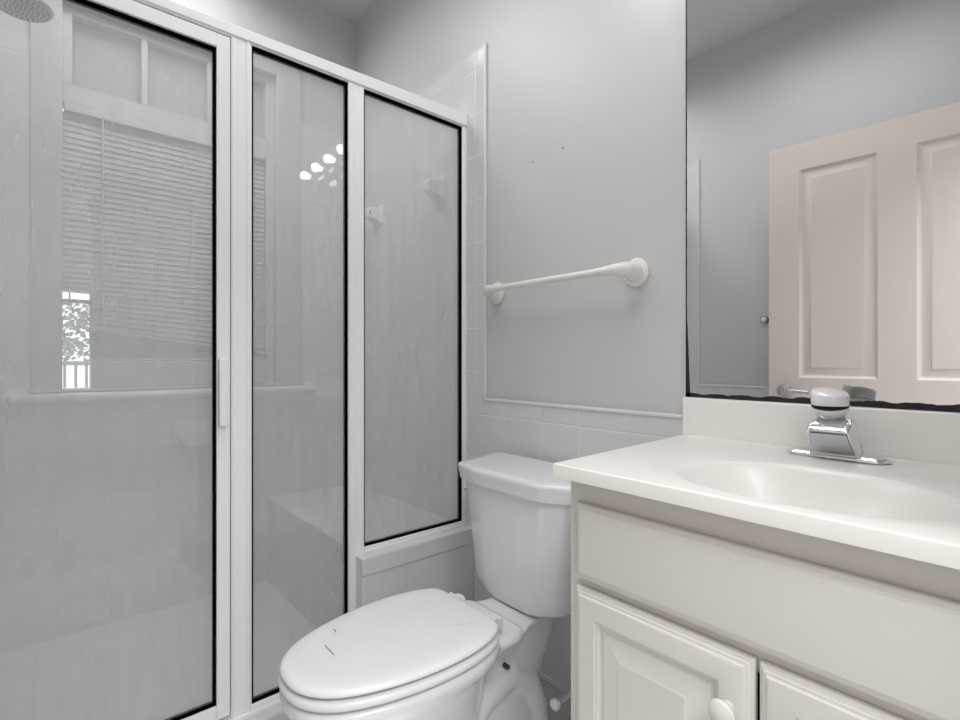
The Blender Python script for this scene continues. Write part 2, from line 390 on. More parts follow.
bl = thing('window_blind', 'white slatted blind hanging crookedly in the window behind the shower glass', 'blind', (XB-0.03, 0.46, 1.10))
obj('head_rail', B(XB-0.055, XB-0.012, 0.055, 0.792, 1.995, 2.028), WTRIM, bl, bevel=0.003)
bm = new(); n = 38
for i in range(n):
    zt = 1.985 - i*0.0225
    t = max(0, (i-(n-12))/11.0)
    zl, zr = zt + 0.035*t, zt - 0.035*t
    xc = XB-0.033
    prof = [(-0.0025, -0.0130), (-0.0010, -0.004), (0.0006, 0.004), (0.0028, 0.0125)]
    R = []
    for (y, z) in ((0.138 if zt < 1.30 else 0.0505, zl), (0.791, zr)):
        R.append([Vector((xc+a, y, z-b)) for a, b in prof] + [Vector((xc+a-0.0008, y, z-b-0.0006)) for a, b in reversed(prof)])
    loft(bm, R)
obj('slats', bm, BLIND, bl)
zl, zr = 1.985-n*0.0225+0.037, 1.985-n*0.0225-0.045
bm = new()
R = []
for (y, z) in ((0.138, zl), (0.791, zr)):
    R.append([Vector((XB-0.033+a, y, z+b)) for a, b in ((-0.013, -0.008), (0.013, -0.008), (0.013, 0.006), (-0.013, 0.006))])
loft(bm, R); obj('bottom_rail', bm, BLIND, bl, bevel=0.002)
bm = new()
for k in range(6): box(bm, XB-0.047+.001*(k%2), XB-0.021+.001*(k%2), 0.140, 0.790, 1.0555+k*0.0042, 1.0585+k*0.0042)
obj('fallen_slats', bm, BLIND, bl)
bm = new(); tube(bm, [(XB-0.010, 0.172, 2.0), (XB-0.010, 0.170, 1.22)], 0.0035, 8); obj('tilt_wand', bm, CASE, bl)
bm = new()
for y in (0.26, 0.66): tube(bm, [(XB-0.022, y, 2.0), (XB-0.022, y, 1.16 if y < .5 else 1.12)], 0.0012, 6)
obj('ladder_cord', bm, WTRIM, bl)

# outside: a deck railing and a tree
dk = tag(obj('floor_3', B(-6.3, XB-0.25, -2.5, 2.8, -0.25, -0.1), DECK), 'pale outdoor deck beyond the shower window', 'deck'); dk['kind'] = 'structure'; del dk['label']; del dk['category']
rl = thing('deck_railing', 'dark slim railing seen through the gap beside the window blind', 'railing', (-6.1, 0.1, -0.1))
obj('top_rail', B(-6.13, -6.07, -2.4, 2.6, 1.0, 1.04), RAILM, rl, bevel=0.004)
obj('bottom_rail', B(-6.12, -6.08, -2.4, 2.6, -0.02, 0.02), RAILM, rl)
bm = new()
for k in range(60): box(bm, -6.112, -6.088, -2.35+k*0.08, -2.35+k*0.08+0.022, 0.02, 1.0)
for y in (-2.4, 2.57): box(bm, -6.14, -6.06, y, y+0.05, -0.1, 1.06)
obj('balusters', bm, RAILM, rl)
tr = thing('garden_tree', 'leafy tree seen through the gap beside the window blind', 'tree', (-11, 1.5, -2.0))
bm = new(); tube(bm, [(-11, 1.5, -2.0), (-11.05, 1.52, 0), (-11, 1.3, 2.2)], [0.16, 0.12, 0.05], 10)
tube(bm, [(-11.02, 1.5, 0.6), (-10.8, 1.0, 1.3), (-10.7, 0.5, 1.8)], [0.06, 0.04, 0.02], 8); obj('trunk', bm, BARK, tr)
bm = new(); rnd = random.Random(3)
for k in range(1300):
    a = rnd.uniform(0, 2*PI); rr = 1.3*math.sqrt(rnd.random()); zz = rnd.uniform(-1, 1)
    c = Vector((-11+rr*math.cos(a), 0.95+rr*math.sin(a)*math.sqrt(1-zz*zz*0.8), 1.52+zz*0.5))
    u = Vector((rnd.uniform(-1, 1), rnd.uniform(-1, 1), rnd.uniform(-1, 1))).normalized(); v = u.cross(Vector((rnd.uniform(-1, 1), rnd.uniform(-1, 1), rnd.uniform(-1, 1)))).normalized()
    s = rnd.uniform(0.04, 0.085)
    bm.faces.new([bm.verts.new(c+u*s), bm.verts.new(c+v*s*0.5), bm.verts.new(c-u*s), bm.verts.new(c-v*s*0.5)])
obj('foliage', bm, LEAF, tr, smooth=False)

# ------------------------------------------------------------------ shower fittings
gb = thing('grab_bar', 'white grab bar under the window, behind the shower glass', 'grab bar', (XB+TT, 0.45, 0.88))
bm = new(); GX = XB+0.055
tube(bm, [(XB+TT+0.004, -0.085, 0.908), (XB+0.03, -0.085, 0.908), (GX-0.006, -0.078, 0.908), (GX, -0.06, 0.908), (GX, 0.4, 0.908), (GX, 0.96, 0.908), (GX-0.006, 0.985, 0.908), (XB+0.03, 0.99, 0.908), (XB+TT+0.004, 0.99, 0.908)], 0.020, 20)
obj('rail', bm, TRIM, gb)
for y in (-0.085, 0.99):
    bm = new(); revolve(bm, (XB+TT, y, 0.908), (1, 0, 0), [(0, 0.038), (0.005, 0.038), (0.009, 0.032), (0.010, 0.0)], 32); obj('flange', bm, TRIM, gb)

sd = thing('soap_dish', 'white ceramic soap dish on the tiled back wall of the shower', 'soap dish', (XB+TT, 0.49, 0.67))
bm = new()
def rr(cx, cy, hx, hy, r, z, n=6, ax='z'):
    pts = []
    for q, (sx, sy) in enumerate(((1, 1), (-1, 1), (-1, -1), (1, -1))):
        for k in range(n+1):
            a = (q + k/n)*PI/2
            pts.append((cx+sx*(hx-r)+r*math.cos(a), cy+sy*(hy-r)+r*math.sin(a)))
    if ax == 'z': return [Vector((a, b, z)) for a, b in pts]
    if ax == 'x': return [Vector((z, a, b)) for a, b in pts]
    return [Vector((a, z, b)) for a, b in pts]
loft(bm, [rr(0.49, 0.735, 0.080, 0.055, 0.012, XB+TT, ax='x'), rr(0.49, 0.735, 0.080, 0.055, 0.012, XB+TT+0.008, ax='x'), rr(0.49, 0.735, 0.072, 0.047, 0.01, XB+TT+0.013, ax='x')])
obj('back_plate', bm, TRIM, sd)
bm = new()
loft(bm, [rr(XB+0.055, 0.49, 0.030, 0.050, 0.02, 0.690), rr(XB+0.055, 0.49, 0.045, 0.066, 0.022, 0.715), rr(XB+0.055, 0.49, 0.046, 0.068, 0.022, 0.722), rr(XB+0.055, 0.49, 0.040, 0.062, 0.02, 0.722), rr(XB+0.055, 0.49, 0.034, 0.054, 0.02, 0.708)])
obj('tray', bm, TRIM, sd)

def wall_bracket(x, side, label):
    t = thing('towel_bracket', label, 'bracket', (x, YN-TT, 1.70), 'ceramic brackets inside the shower')
    bm = new(); cz = 1.755
    loft(bm, [rr(x, cz, 0.046, 0.046, 0.01, YN-TT, ax='y'), rr(x, cz, 0.046, 0.046, 0.01, YN-TT-0.006, ax='y'), rr(x, cz, 0.041, 0.041, 0.01, YN-TT-0.012, ax='y')])
    obj('back_plate', bm, CERAM, t)
    bm = new()
    loft(bm, [rr(x, cz, 0.038, 0.038, 0.01, YN-TT-0.011, ax='y'), rr(x, cz+0.003, 0.030, 0.030, 0.009, YN-TT-0.035, ax='y'), rr(x, cz+0.006, 0.024, 0.025, 0.008, YN-TT-0.065, ax='y'), rr(x, cz+0.006, 0.018, 0.018, 0.008, YN-TT-0.070, ax='y')])
    obj('holder', bm, CERAM, t)
    bm = new(); revolve(bm, (x+side*0.0225, YN-TT-0.05, cz+0.005), (side, 0, 0), [(0, 0.013), (0.003, 0.013), (0.0035, 0.0)], 20); obj('socket', bm, DARK, t)
wall_bracket(-1.700, -1, 'white ceramic bracket on the shower wall, nearer the towel bar')
wall_bracket(-2.205, 1, 'white ceramic bracket on the shower wall, nearer the room corner')

sh = thing('overhead_shower', 'round grey shower head on a bent arm at the upper left', 'shower head', (-1.98, YS+TT, 2.06))
bm = new(); hx, hy, hz = -1.98, -0.045, 2.070
ax = Vector((0.0, -0.10, 1.0)).normalized()
revolve(bm, (hx, hy, hz), ax, [(0, 0.064), (0.004, 0.068), (0.010, 0.068), (0.018, 0.058), (0.028, 0.038), (0.042, 0.020), (0.05, 0.018)], 40); obj('head', bm, NICKEL, sh)
bm = new(); revolve(bm, Vector((hx, hy, hz)) - ax*0.0015, ax, [(0, 0.061), (0.003, 0.062)], 40); fc = obj('spray_face', bm, SPRAY, sh)
bm = new(); u, v = frame_of(ax)
for ring, cnt in ((0.010, 6), (0.021, 12), (0.032, 18), (0.043, 22), (0.054, 26)):
    for k in range(cnt):
        a = k*2*PI/cnt+ring*40
        revolve(bm, Vector((hx, hy, hz)) + (u*math.cos(a)+v*math.sin(a))*ring - ax*0.004, ax, [(0, 0.0018), (0.003, 0.0026)], 6)
obj('nozzles', bm, RUB, fc)
bm = new(); tube(bm, [(hx, YS+TT, 1.99), (hx, YS+0.06, 2.00), (hx, YS+0.15, 2.06), (hx, YS+0.24, 2.118), (hx, hy-0.09, 2.135), (hx, hy-0.03, 2.132), (hx, hy-0.008, 2.115)], 0.0105, 14); obj('arm', bm, NICKEL, sh)
bm = new(); revolve(bm, (hx, YS+TT, 1.99), (0, 1, 0), [(0, 0.032), (0.003, 0.032), (0.010, 0.018), (0.011, 0.0)], 28); obj('flange', bm, NICKEL, sh)

# ------------------------------------------------------------------ toilet
TX = -1.015
toi = thing('toilet', 'white toilet with an elongated closed lid between the shower and the vanity', 'toilet', (TX, 0.80, 0))
egg = [(.356, 0), (.359, .035), (.366, .058), (.380, .083), (.405, .110), (.445, .134), (.50, .154), (.56, .168), (.62, .1755), (.68, .177), (.74, .171), (.79, .156), (.82, .138), (.838, .115)]
egg = [(y+.004*(.84-y)/.48, max(0, h-.004*min(1, h/.05))) for y, h in egg]
def egg_at(y, pts):
    for (a, ha), (b, hb) in zip(pts, pts[1:]):
        if a <= y <= b: return ha+(hb-ha)*(y-a)/(b-a)
    return 0
def egg_ring(z, off=0.0, pts=egg, yb=0.0, skew=0.0):
    """outline of the seat moved outwards by off"""
    base = [Vector((TX+h, y)) for y, h in pts] + [Vector((TX-h, y)) for y, h in reversed(pts)][:-1]
    n = len(base); out = []
    for i, p in enumerate(base):
        t = (base[(i+1) % n]-base[i-1]).normalized(); nrm = Vector((t.y, -t.x))
        q = p+nrm*off
        out.append(Vector((q.x, q.y + (yb if p.y > .6 else 0), z)))
    return out
def add_sub(o, lv=2):
    s = o.modifiers.new('sub', 'SUBSURF'); s.levels = lv; s.render_levels = lv
bm = new()
loft(bm, [egg_ring(.4045, -.026), egg_ring(.4045, -.005), egg_ring(.4070, .0), egg_ring(.412, .0005), egg_ring(.4175, -.004), egg_ring(.4205, -.014), egg_ring(.4215, -.035), egg_ring(.4205, -.060), egg_ring(.4200, -.095)])
o = obj('lid', bm, SEAT, toi, angle=80); add_sub(o)
# scuff marks on the lid
for p, q, w_ in (((-1.067, 0.468, 0.421), (-1.019, 0.467, 0.421), .0006), ((-1.117, 0.512, 0.421), (-1.102, 0.51, 0.421), .0009)):
    p = Vector(p); q = Vector(q); t_ = (q-p).normalized(); n_ = Vector((-t_.y, t_.x, 0))*w_; up_ = Vector((0, 0, .0009))
    bm = new(); loft(bm, [[p-n_, p+n_, p+n_+up_, p-n_+up_], [q-n_, q+n_, q+n_+up_, q-n_+up_]])
    obj('scuff_mark', bm, CAULK, toi)['label'] = 'small dark scuff on the lid'
bm = new()
loft(bm, [egg_ring(.3775, -.030), egg_ring(.3775, -.008), egg_ring(.380, .0015), egg_ring(.388, .004), egg_ring(.395, .002), egg_ring(.3990, -.005), egg_ring(.3995, -.026)])
o = obj('seat', bm, SEAT, toi, angle=80); add_sub(o)
for s in (-1, 1):
    bm = new(); x = TX+s*.075
    loft(bm, [rr(x, .858, .017, .018, .007, .381), rr(x, .858, .017, .018, .007, .396), rr(x, .858, .014, .014, .007, .402)])
    revolve(bm, (x-.02, .848, .402), (1, 0, 0), [(0, .006), (0.001, .0075), (.039, .0075), (.04, .006)], 14)
    obj('hinge', bm, SEAT, toi)
# bowl and pedestal, grown into one skin
bm = new()
def oval(cy, hy, hx, z, n=40, p=2.3, back=0):
    r = []
    for k in range(n):
        a = 2*PI*k/n; c, s = math.cos(a), math.sin(a)
        r.append(Vector((TX+hx*math.copysign(abs(c)**(2/p), c), cy+hy*math.copysign(abs(s)**(2/p), s), z)))
    return r
loft(bm, [egg_ring(.3735, -.008), egg_ring(.366, .002), egg_ring(.350, .000), egg_ring(.335, -.006)] +
     [oval(cy, hy, hx, z, len(egg)*2-1) for cy, hy, hx, z in ()], True, True)
loft(bm, [oval(.610, .240, .168, .340), oval(.618, .226, .158, .30), oval(.640, .200, .140, .25), oval(.670, .172, .115, .19), oval(.70, .16, .10, .12), oval(.72, .17, .10, .06), oval(.72, .18, .105, .0)])
# foot and rear column
loft(bm, [oval(.80, .285, .112, 0.0, p=3), oval(.80, .28, .108, .04, p=3), oval(.82, .25, .085, .075, p=3), oval(.84, .235, .078, .12, p=2.6), oval(.92, .19, .070, .20), oval(1.0, .15, .062, .27), oval(1.01, .155, .062, .33), oval(1.01, .16, .062, .350)])
# platform under the tank
def plat(z, o):
    P = [(.126-o, .80+o), (.124-o, .90), (.094-o, .97), (.072-o, 1.19-o), (-.072+o, 1.19-o), (-.094+o, .97), (-.124+o, .90), (-.126+o, .80+o)]
    return [Vector((TX+a, b, z)) for a, b in P]
loft(bm, [plat(.318, .035), plat(.332, .012), plat(.346, 0), plat(.3545, .002)])
loft(bm, [rr(TX, .86, .100, .06, .03, .325), rr(TX, .86, .112, .07, .03, .364)])
# trapway bulge on both sides
for s in (-1, 1):
    tube(bm, [(TX+s*.050, .66, .08), (TX+s*.052, .74, .13), (TX+s*.050, .84, .20), (TX+s*.047, .93, .22), (TX+s*.045, 1.00, .17), (TX+s*.045, 1.03, .10), (TX+s*.045, 1.04, .01)], [.03, .036, .040, .040, .040, .04, .04], 14)
o = obj('bowl', bm, PORC, toi)
md = o.modifiers.new('remesh', 'REMESH'); md.mode = 'VOXEL'; md.voxel_size = 0.0055; md.use_smooth_shade = True
md = o.modifiers.new('smooth', 'SMOOTH'); md.iterations = 9; md.factor = 0.6
bm = new(); revolve(bm, (TX+.060, .905, .258), (1, 0.1, -.15), [(0, .006), (.016, .006), (.018, .004), (.0182, 0)], 16)
o = obj('bolt_cap', bm, DARK, toi)
# tank
def tank_ring(z, hw_f, yf, hw_m, ym, hw_b, yb, r=0.012):
    P = [(hw_b-.015, yb), (-hw_b-.030, yb), (-hw_m-.012, ym), (-hw_f, yf), (hw_f, yf), (hw_m-.012, ym+.020)]
    out = []
    n = len(P)
    for i in range(n):
        a, b, c = Vector(P[i-1]), Vector(P[i]), Vector(P[(i+1) % n])
        da = (a-b).normalized(); dc = (c-b).normalized()
        for k in range(5):
            t = k/4
            p0 = b+da*r; p2 = b+dc*r
            q = p0*(1-t)**2 + b*2*t*(1-t) + p2*t*t
            out.append(Vector((TX+q.x, q.y, z)))
    return out
bm = new()
TR = [(.358, .060, 1.010, .115, 1.040, .150, 1.18), (.3585, .078, .992, .140, 1.020, .175, 1.195), (.372, .092, .984, .158, 1.010, .190, 1.20), (.40, .100, .980, .165, 1.005, .198, 1.20), (.45, .112, .980, .172, 1.004, .208, 1.20), (.55, .118, .980, .188, 1.002, .224, 1.20), (.682, .126, .976, .205, .998, .238, 1.20)]
loft(bm, [tank_ring(z, a, b, c, d, e, f, .022) for z, a, b, c, d, e, f in TR])
obj('tank', bm, PORC, toi, angle=50)
def lidr(z, o): return tank_ring(z, .135-o*.7, .955+o, .222-o, .980+o*.8, .262-o, 1.212-o, .014)
bm = new(); loft(bm, [lidr(.682, .010), lidr(.684, .006), lidr(.712, .002), lidr(.722, .0), lidr(.728, .002), lidr(.7315, .008), lidr(.7325, .03)])
obj('tank_lid', bm, PORC, toi, angle=50)
bm = new(); revolve(bm, (TX-.218, 1.04, .640), (-1, -.15, 0), [(0, .012), (.006, .012), (.008, .007), (.018, .006)], 16)
tube(bm, [(TX-.236, 1.03, .640), (TX-.238, 1.015, .638)], .0045, 8)
obj('flush_lever', bm, CHROME, toi)

sv = thing('supply_valve', 'small chrome shutoff valve low on the wall between the toilet and vanity', 'valve', (-0.90, YN-0.0135, 0.11))
bm = new(); revolve(bm, (-.90, YN-.014, .12), (0, -1, 0), [(0, .028), (.003, .028), (.009, .012), (.010, 0)], 24); obj('escutcheon', bm, CHROME, sv)
bm = new(); tube(bm, [(-.90, YN-.02, .12), (-.90, 1.055, .12)], .0075, 12); revolve(bm, (-.90, 1.08, .12), (0, -1, 0), [(0, .011), (.03, .011)], 16); obj('stub_pipe', bm, CHROME, sv)
bm = new(); revolve(bm, (-.90, 1.052, .12), (0, -1, 0), [(0, .012), (.004, .015), (.014, .015), (.018, .010)], 10); obj('valve_knob', bm, FAUC, sv)

# ------------------------------------------------------------------ towel bar
tb = thing('towel_bar', 'ivory towel bar on the grey wall above the toilet', 'towel bar', (-1.07, YN, 1.25))
BZ = 1.297
for x in (-.780, -1.352):
    bm = new(); revolve(bm, (x, YN, BZ-.004), (0, -1, 0), [(0, .038), (.006, .040), (.010, .038), (.013, .031), (.014, 0)], 36); obj('flange', bm, BARW, tb)
    bm = new(); s = -1 if x > -1 else 1
    tube(bm, [(x, YN-.012, BZ-.004), (x, YN-.025, BZ-.003), (x+s*.003, YN-.042, BZ), (x+s*.014, YN-.056, BZ+.001), (x+s*.035, YN-.064, BZ+.001), (x+s*.07, YN-.066, BZ+.001), (x+s*.12, YN-.066, BZ+.001)], [.027, .0255, .023, .0195, .0160, .0125, .0105], 22)
    obj('post', bm, BARW, tb)
bm = new(); tube(bm, [(-1.30, YN-.066, BZ+.001), (-1.05, YN-.066, BZ+.001), (-.84, YN-.066, BZ+.001)], .0108, 18); obj('rod', bm, BARW, tb)

for (x, z, s, lab) in ((-1.176, 1.719, .0022, 'tiny dark screw hole in the grey wall above the towel bar, the lower left one'), (-1.046, 1.725, .0030, 'tiny dark screw hole in the grey wall above the towel bar, the darker middle one')):
    bm = new(); revolve(bm, (x, YN+.002, z), (0, -1, 0), [(0, s), (.0028, s), (.003, 0)], 10)
    tag(obj('screw_hole', bm, DARK), lab, 'hole', 'old screw holes in the wall')

# ------------------------------------------------------------------ mirror and lights
MX0, MX1, MZ0, MZ1 = -.636, -.008, .9565, 2.075
mi = thing('wall_mirror', 'large frameless wall mirror above the vanity with blackened worn edges', 'mirror', (-.32, YN, MZ0))
obj('mirror_glass', B(MX0, MX1, YN-.006, YN-.001, MZ0, MZ1), MIRR, mi, smooth=False)
bm = new(); rnd = random.Random(11); yy0, yy1 = YN-.0062, YN-.0068
def ragged(inner, outer):
    n = len(inner)
    for i in range(n-1):
        a, b, c, d = outer[i], outer[i+1], inner[i+1], inner[i]
        for y in (yy1,):
            vs = [bm.verts.new((p[0], y, p[1])) for p in (a, b, c, d)] + [bm.verts.new((p[0], yy0, p[1])) for p in (a, b, c, d)]
            bm.faces.new(vs[:4]); bm.faces.new(list(reversed(vs[4:])))
            for k in range(4): bm.faces.new((vs[k], vs[(k+1) % 4], vs[(k+1) % 4+4], vs[k+4]))
n = 90
inn = []; out_ = []
for i in range(n+1):
    x = MX0+(MX1-MX0)*i/n
    h = .0085 + .005*(x-MX0)/(MX1-MX0) + .0016*math.sin(i*.7)+.0010*rnd.uniform(-1, 1)
    inn.append((x, MZ0+h)); out_.append((x, MZ0))
ragged(inn, out_)
inn = []; out_ = []
n = 70
for i in range(n+1):
    z = MZ0+(MZ1-MZ0)*i/n; t = (z-MZ0)
    h = .0030 + (.0085*max(0, 1-t/.20)**.8 if t < .20 else 0) + .0004*rnd.uniform(-1, 1)
    inn.append((MX0+h, z)); out_.append((MX0, z))
ragged(inn, out_)
obj('blackened_edge', bm, BLACK, mi, smooth=False)['label'] = 'black desilvered edge'
obj('edge_highlight', B(MX0-.005, MX0, YN-.007, YN, MZ0, MZ1), WTRIM, mi)  # pale strip stands in for the highlight along the glass edge

lf = thing('vanity_light', 'bar of four lit round bulbs above the mirror, seen reflected in the shower glass', 'light', (-.37, YN, 2.09))
bm = new(); loft(bm, [rr(-.37, 2.135, .33, .045, .01, YN-.0005, ax='y'), rr(-.37, 2.135, .33, .045, .01, YN-.030, ax='y'), rr(-.37, 2.135, .322, .037, .01, YN-.036, ax='y')]); obj('back_plate', bm, CHROME, lf)
for k in range(4):
    x = -.155-.163*k
    bm = new(); revolve(bm, (x, YN-.036, 2.135), (0, -1, 0), [(0, .022), (.018, .022), (.022, .016), (.0225, 0)], 20); sk = obj('lamp_socket', bm, FRAME, lf)
    bm = new(); prof = [(.0, .013), (.012, .014)] + [(.012+.025*(1-math.cos(a)), .025*math.sin(a)) for a in [PI*j/14 for j in range(2, 15)]]
    revolve(bm, (x, YN-.056, 2.135), (0, -1, 0), prof, 24); obj('bulb', bm, BULB, sk, angle=60)

# ------------------------------------------------------------------ vanity
va = thing('vanity_cabinet', 'cream painted vanity cabinet with raised panel doors under the white countertop', 'cabinet', (-.285, .99, 0))
VX0, VX1, VY = -.604, .036, .745
bm = new()
box(bm, VX0, VX0+.016, VY+.018, YN-.015, 0, .8355); box(bm, VX1-.016, VX1, VY+.018, YN-.015, 0, .8355)
box(bm, VX0+.016, VX1-.016, YN-.025, YN-.015, 0, .70); box(bm, VX0+.016, VX1-.016, VY+.018, YN-.025, .09, .105)
box(bm, VX0+.016, VX1-.016, VY+.07, VY+.085, 0, .09)
obj('body', bm, VAN, va)
bm = new()
box(bm, VX0, VX0+.05, VY, VY+.018, .09, .8355); box(bm, VX1-.05, VX1, VY, VY+.018, .09, .8355)
box(bm, VX0+.05, VX1-.05, VY, VY+.018, .765, .8355); box(bm, VX0+.05, VX1-.05, VY, VY+.018, .62, .68); box(bm, VX0+.05, VX1-.05, VY, VY+.018, .09, .13)
obj('face_frame', bm, VAN, va, smooth=False)
def front(name, x0, x1, z0, z1, prof, th=.020, y=None):
    """routed board: prof = (inset, depth behind the front face)"""
    y = VY-.001 if y is None else y
    yf = y-th
    bm = new(); rings = [[Vector((x0, y, z0)), Vector((x1, y, z0)), Vector((x1, y, z1)), Vector((x0, y, z1))]]
    for i, d in prof:
        rings.append([Vector((x0+i, yf+d, z0+i)), Vector((x1-i, yf+d, z0+i)), Vector((x1-i, yf+d, z1-i)), Vector((x0+i, yf+d, z1-i))])
    loft(bm, rings)
    return obj(name, bm, VAN, va, angle=25, smooth=True, bevel=.0008)
EDGE = [(0, .012), (.0015, .009), (.006, .0075), (.0065, .0045), (.010, .004), (.0125, .001), (.017, 0)]
front('drawer_front', -.583, VX1-.012, .656, .791, EDGE)
PAN = EDGE + [(.046, 0), (.0465, .003), (.051, .0035), (.0515, .0065), (.056, .008), (.0605, .008), (.062, .006), (.094, .001), (.0955, 0)]
d1 = front('cabinet_door', -.583, -.277, .11, .641, PAN)
d2 = front('cabinet_door', -.2715, VX1-.012, .11, .641, PAN)
for x, d in ((-.309, d1), (-.240, d2)):
    bm = new(); revolve(bm, (x, VY-.020, .565), (0, -1, 0), [(0, .009), (.006, .008), (.012, .010), (.017, .0165), (.022, .0185), (.027, .0165), (.031, .010), (.032, 0)], 28)
    obj('knob', bm, VAN, d)

# countertop with moulded basin
ct = thing('countertop', 'off-white moulded countertop with an oval basin and backsplash on the vanity', 'countertop', (-.30, .98, .836))
CX0, CX1, CY0, CY1, CZ = -.636, .042, .706, YN-.001, .861
bm = new(); NX, NY = 150, 120
def hz_(x, y):
    dx, dy = x+.275, y-.892
    r = math.sqrt((dx/.192)**2+(dy/.140)**2); ro = math.sqrt((dx/.262)**2+(dy/.172)**2)
    z = CZ
    if ro < 1:
        t = min(1, (1-ro)/.30); z -= .006*(t*t*(3-2*t))
    if r < 1.05:
        t = min(1, (1.05-r)/1.0); g = t*t/(t+.05); z -= .125*(1-(1-min(1, g))**2.3)
    # soft cove towards the backsplash and rolled outer lip
    e = min(x-CX0, y-CY0)
    if e < .003: z -= .003-math.sqrt(max(0, .003**2-(.003-e)**2))
    if y > 1.21: z += .012*((y-1.21)/.04)**3
    return z
def skx(x, y): return x + .0215*(CY1-y)/(CY1-CY0)*(CX1-x)/(CX1-CX0)
def coords(a, b, n, fine):
    ls = [a+(b-a)*i/n for i in range(n+1)]
    return sorted(set(ls+fine))
XS = coords(CX0, CX1, NX, [CX0+d for d in (.0008, .002, .0035)]); YSs = coords(CY0, CY1, NY, [CY0+d for d in (.0008, .002, .0035)])
G = [[bm.verts.new((skx(x, y), y, hz_(x, y))) for y in YSs] for x in XS]
for i in range(len(XS)-1):
    for j in range(len(YSs)-1): bm.faces.new((G[i][j], G[i+1][j], G[i+1][j+1], G[i][j+1]))
edge = [G[i][0] for i in range(len(XS))] + [G[-1][j] for j in range(1, len(YSs))] + [G[i][-1] for i in range(len(XS)-2, -1, -1)] + [G[0][j] for j in range(len(YSs)-2, 0, -1)]
low = [bm.verts.new((v.co.x, v.co.y, CZ-.0248)) for v in edge]
for i in range(len(edge)):
    j = (i+1) % len(edge); bm.faces.new((edge[i], low[i], low[j], edge[j]))
obj('basin_top', bm, MARB, ct, angle=60)
bm = new()
R = []
for x in (CX0, CX1):
    P = [(YN-.001, CZ-.002), (YN-.0225, CZ-.002), (YN-.0245, CZ+.004), (YN-.0215, CZ+.012), (YN-.021, CZ+.090), (YN-.019, CZ+.0935), (YN-.016, CZ+.0945), (YN-.001, CZ+.0945)]
    R.append([Vector((x, a, b)) for a, b in P])
loft(bm, R); obj('backsplash', bm, MARB, ct, angle=50)
bm = new(); revolve(bm, (-.275, .892, .738), (0, 0, 1), [(0, .022), (.003, .024), (.005, .020), (.0045, 0)], 28); obj('drain', bm, CHROME, ct)

# faucet
fa = thing('faucet', 'white and chrome single handle faucet at the back of the basin', 'faucet', (-.290, 1.155, .861))
FXc = -.290
bm = new()
def plate(z, o):
    P = [(-.086, 0), (-.070, -.030), (.070, -.030), (.086, 0), (.066, .030), (-.066, .030)]
    return [Vector((FXc+x*(1-o/.08), 1.162+y*(1-o/.03), z)) for x, y in P]
loft(bm, [plate(.8612, 0), plate(.866, 0), plate(.8705, .004), plate(.8715, .010)]); obj('base_plate', bm, CHROME, fa, bevel=.002)
bm = new()
def sec(y, zb, zt, hb, ht, r=.010):
    # cross section in XZ at depth y, rounded upper corners
    pts = [Vector((FXc-hb, y, zb)), Vector((FXc+hb, y, zb))]
    for k in range(6):
        a = k/5*PI/2; pts.append(Vector((FXc+ht-r+r*math.cos(a), y, zt-r+r*math.sin(a))))
    for k in range(6):
        a = PI/2+k/5*PI/2; pts.append(Vector((FXc-ht+r+r*math.cos(a), y, zt-r+r*math.sin(a))))
    return pts
def sec2(yb, yt, zb, zt, hb, ht, r):
    s = sec(0, zb, zt, hb, ht, r)
    return [Vector((p.x, yb+(yt-yb)*(p.z-zb)/(zt-zb), p.z)) for p in s]
loft(bm, [sec2(1.132, 1.099, .870, .919, .037, .033, .004), sec2(1.134, 1.101, .869, .923, .0385, .0345, .006), sec2(1.142, 1.118, .868, .934, .0395, .034, .012), sec2(1.150, 1.140, .868, .943, .0395, .0325, .016), sec2(1.170, 1.168, .868, .942, .038, .031, .018), sec2(1.190, 1.182, .868, .930, .038, .028, .018), sec2(1.200, 1.190, .868, .912, .036, .022, .014)])
obj('spout_body', bm, CHROME, fa, angle=40)
bm = new()
face = [(-.034, 1.1325, .8725), (.034, 1.1325, .8725), (.030, 1.1035, .912), (-.030, 1.1035, .912)]
a = [Vector((FXc+x, y-.0012, z)) for x, y, z in face]; b = [Vector((FXc+x, y-.0045, z+.0005)) for x, y, z in face]
loft(bm, [a, b]); o = obj('outlet_face', bm, NICKEL, fa, bevel=.001)  # darker metal plate imitates the dark reflection in the chrome spout
bm = new(); revolve(bm, (FXc, 1.113, .897), (0, -.8, -.6), [(0, .005), (.002, .005), (.0021, 0)], 16); obj('outlet_hole', bm, DARK, o)
bm = new(); hax = Vector((0.02, -.26, 1)).normalized(); hc = Vector((FXc-.006, 1.148, .939))
revolve(bm, hc, hax, [(0, .022), (.006, .0235), (.010, .027), (.018, .0305), (.0235, .031)], 36)
obj('neck', bm, FAUC, fa, angle=60)
bm = new(); rings = []
for t, r, tilt in ((.0245, .0285, 0), (.0255, .0300, 0), (.032, .0308, 0), (.044, .0312, .10), (.050, .0302, .24), (.0535, .0270, .30), (.055, .020, .32), (.0555, .008, .32)):
    rg = []
    for k in range(40):
        an = k*2*PI/40; c, s_ = math.cos(an), math.sin(an)
        lx = r*c*1.0; ly = r*s_*(1.12 if s_ < 0 else 1.0)
        p = hc + hax*t + Vector((lx, ly, 0)) + Vector((0, 0, -tilt*lx*0.5 + tilt*ly*0.6))
        rg.append(p)
    rings.append(rg)
loft(bm, rings); hd = obj('handle', bm, FAUC, fa, angle=50)
bm = new(); revolve(bm, hc+hax*.0232, hax, [(0, .0302), (.0016, .0302)], 36); obj('groove', bm, DARK, hd)
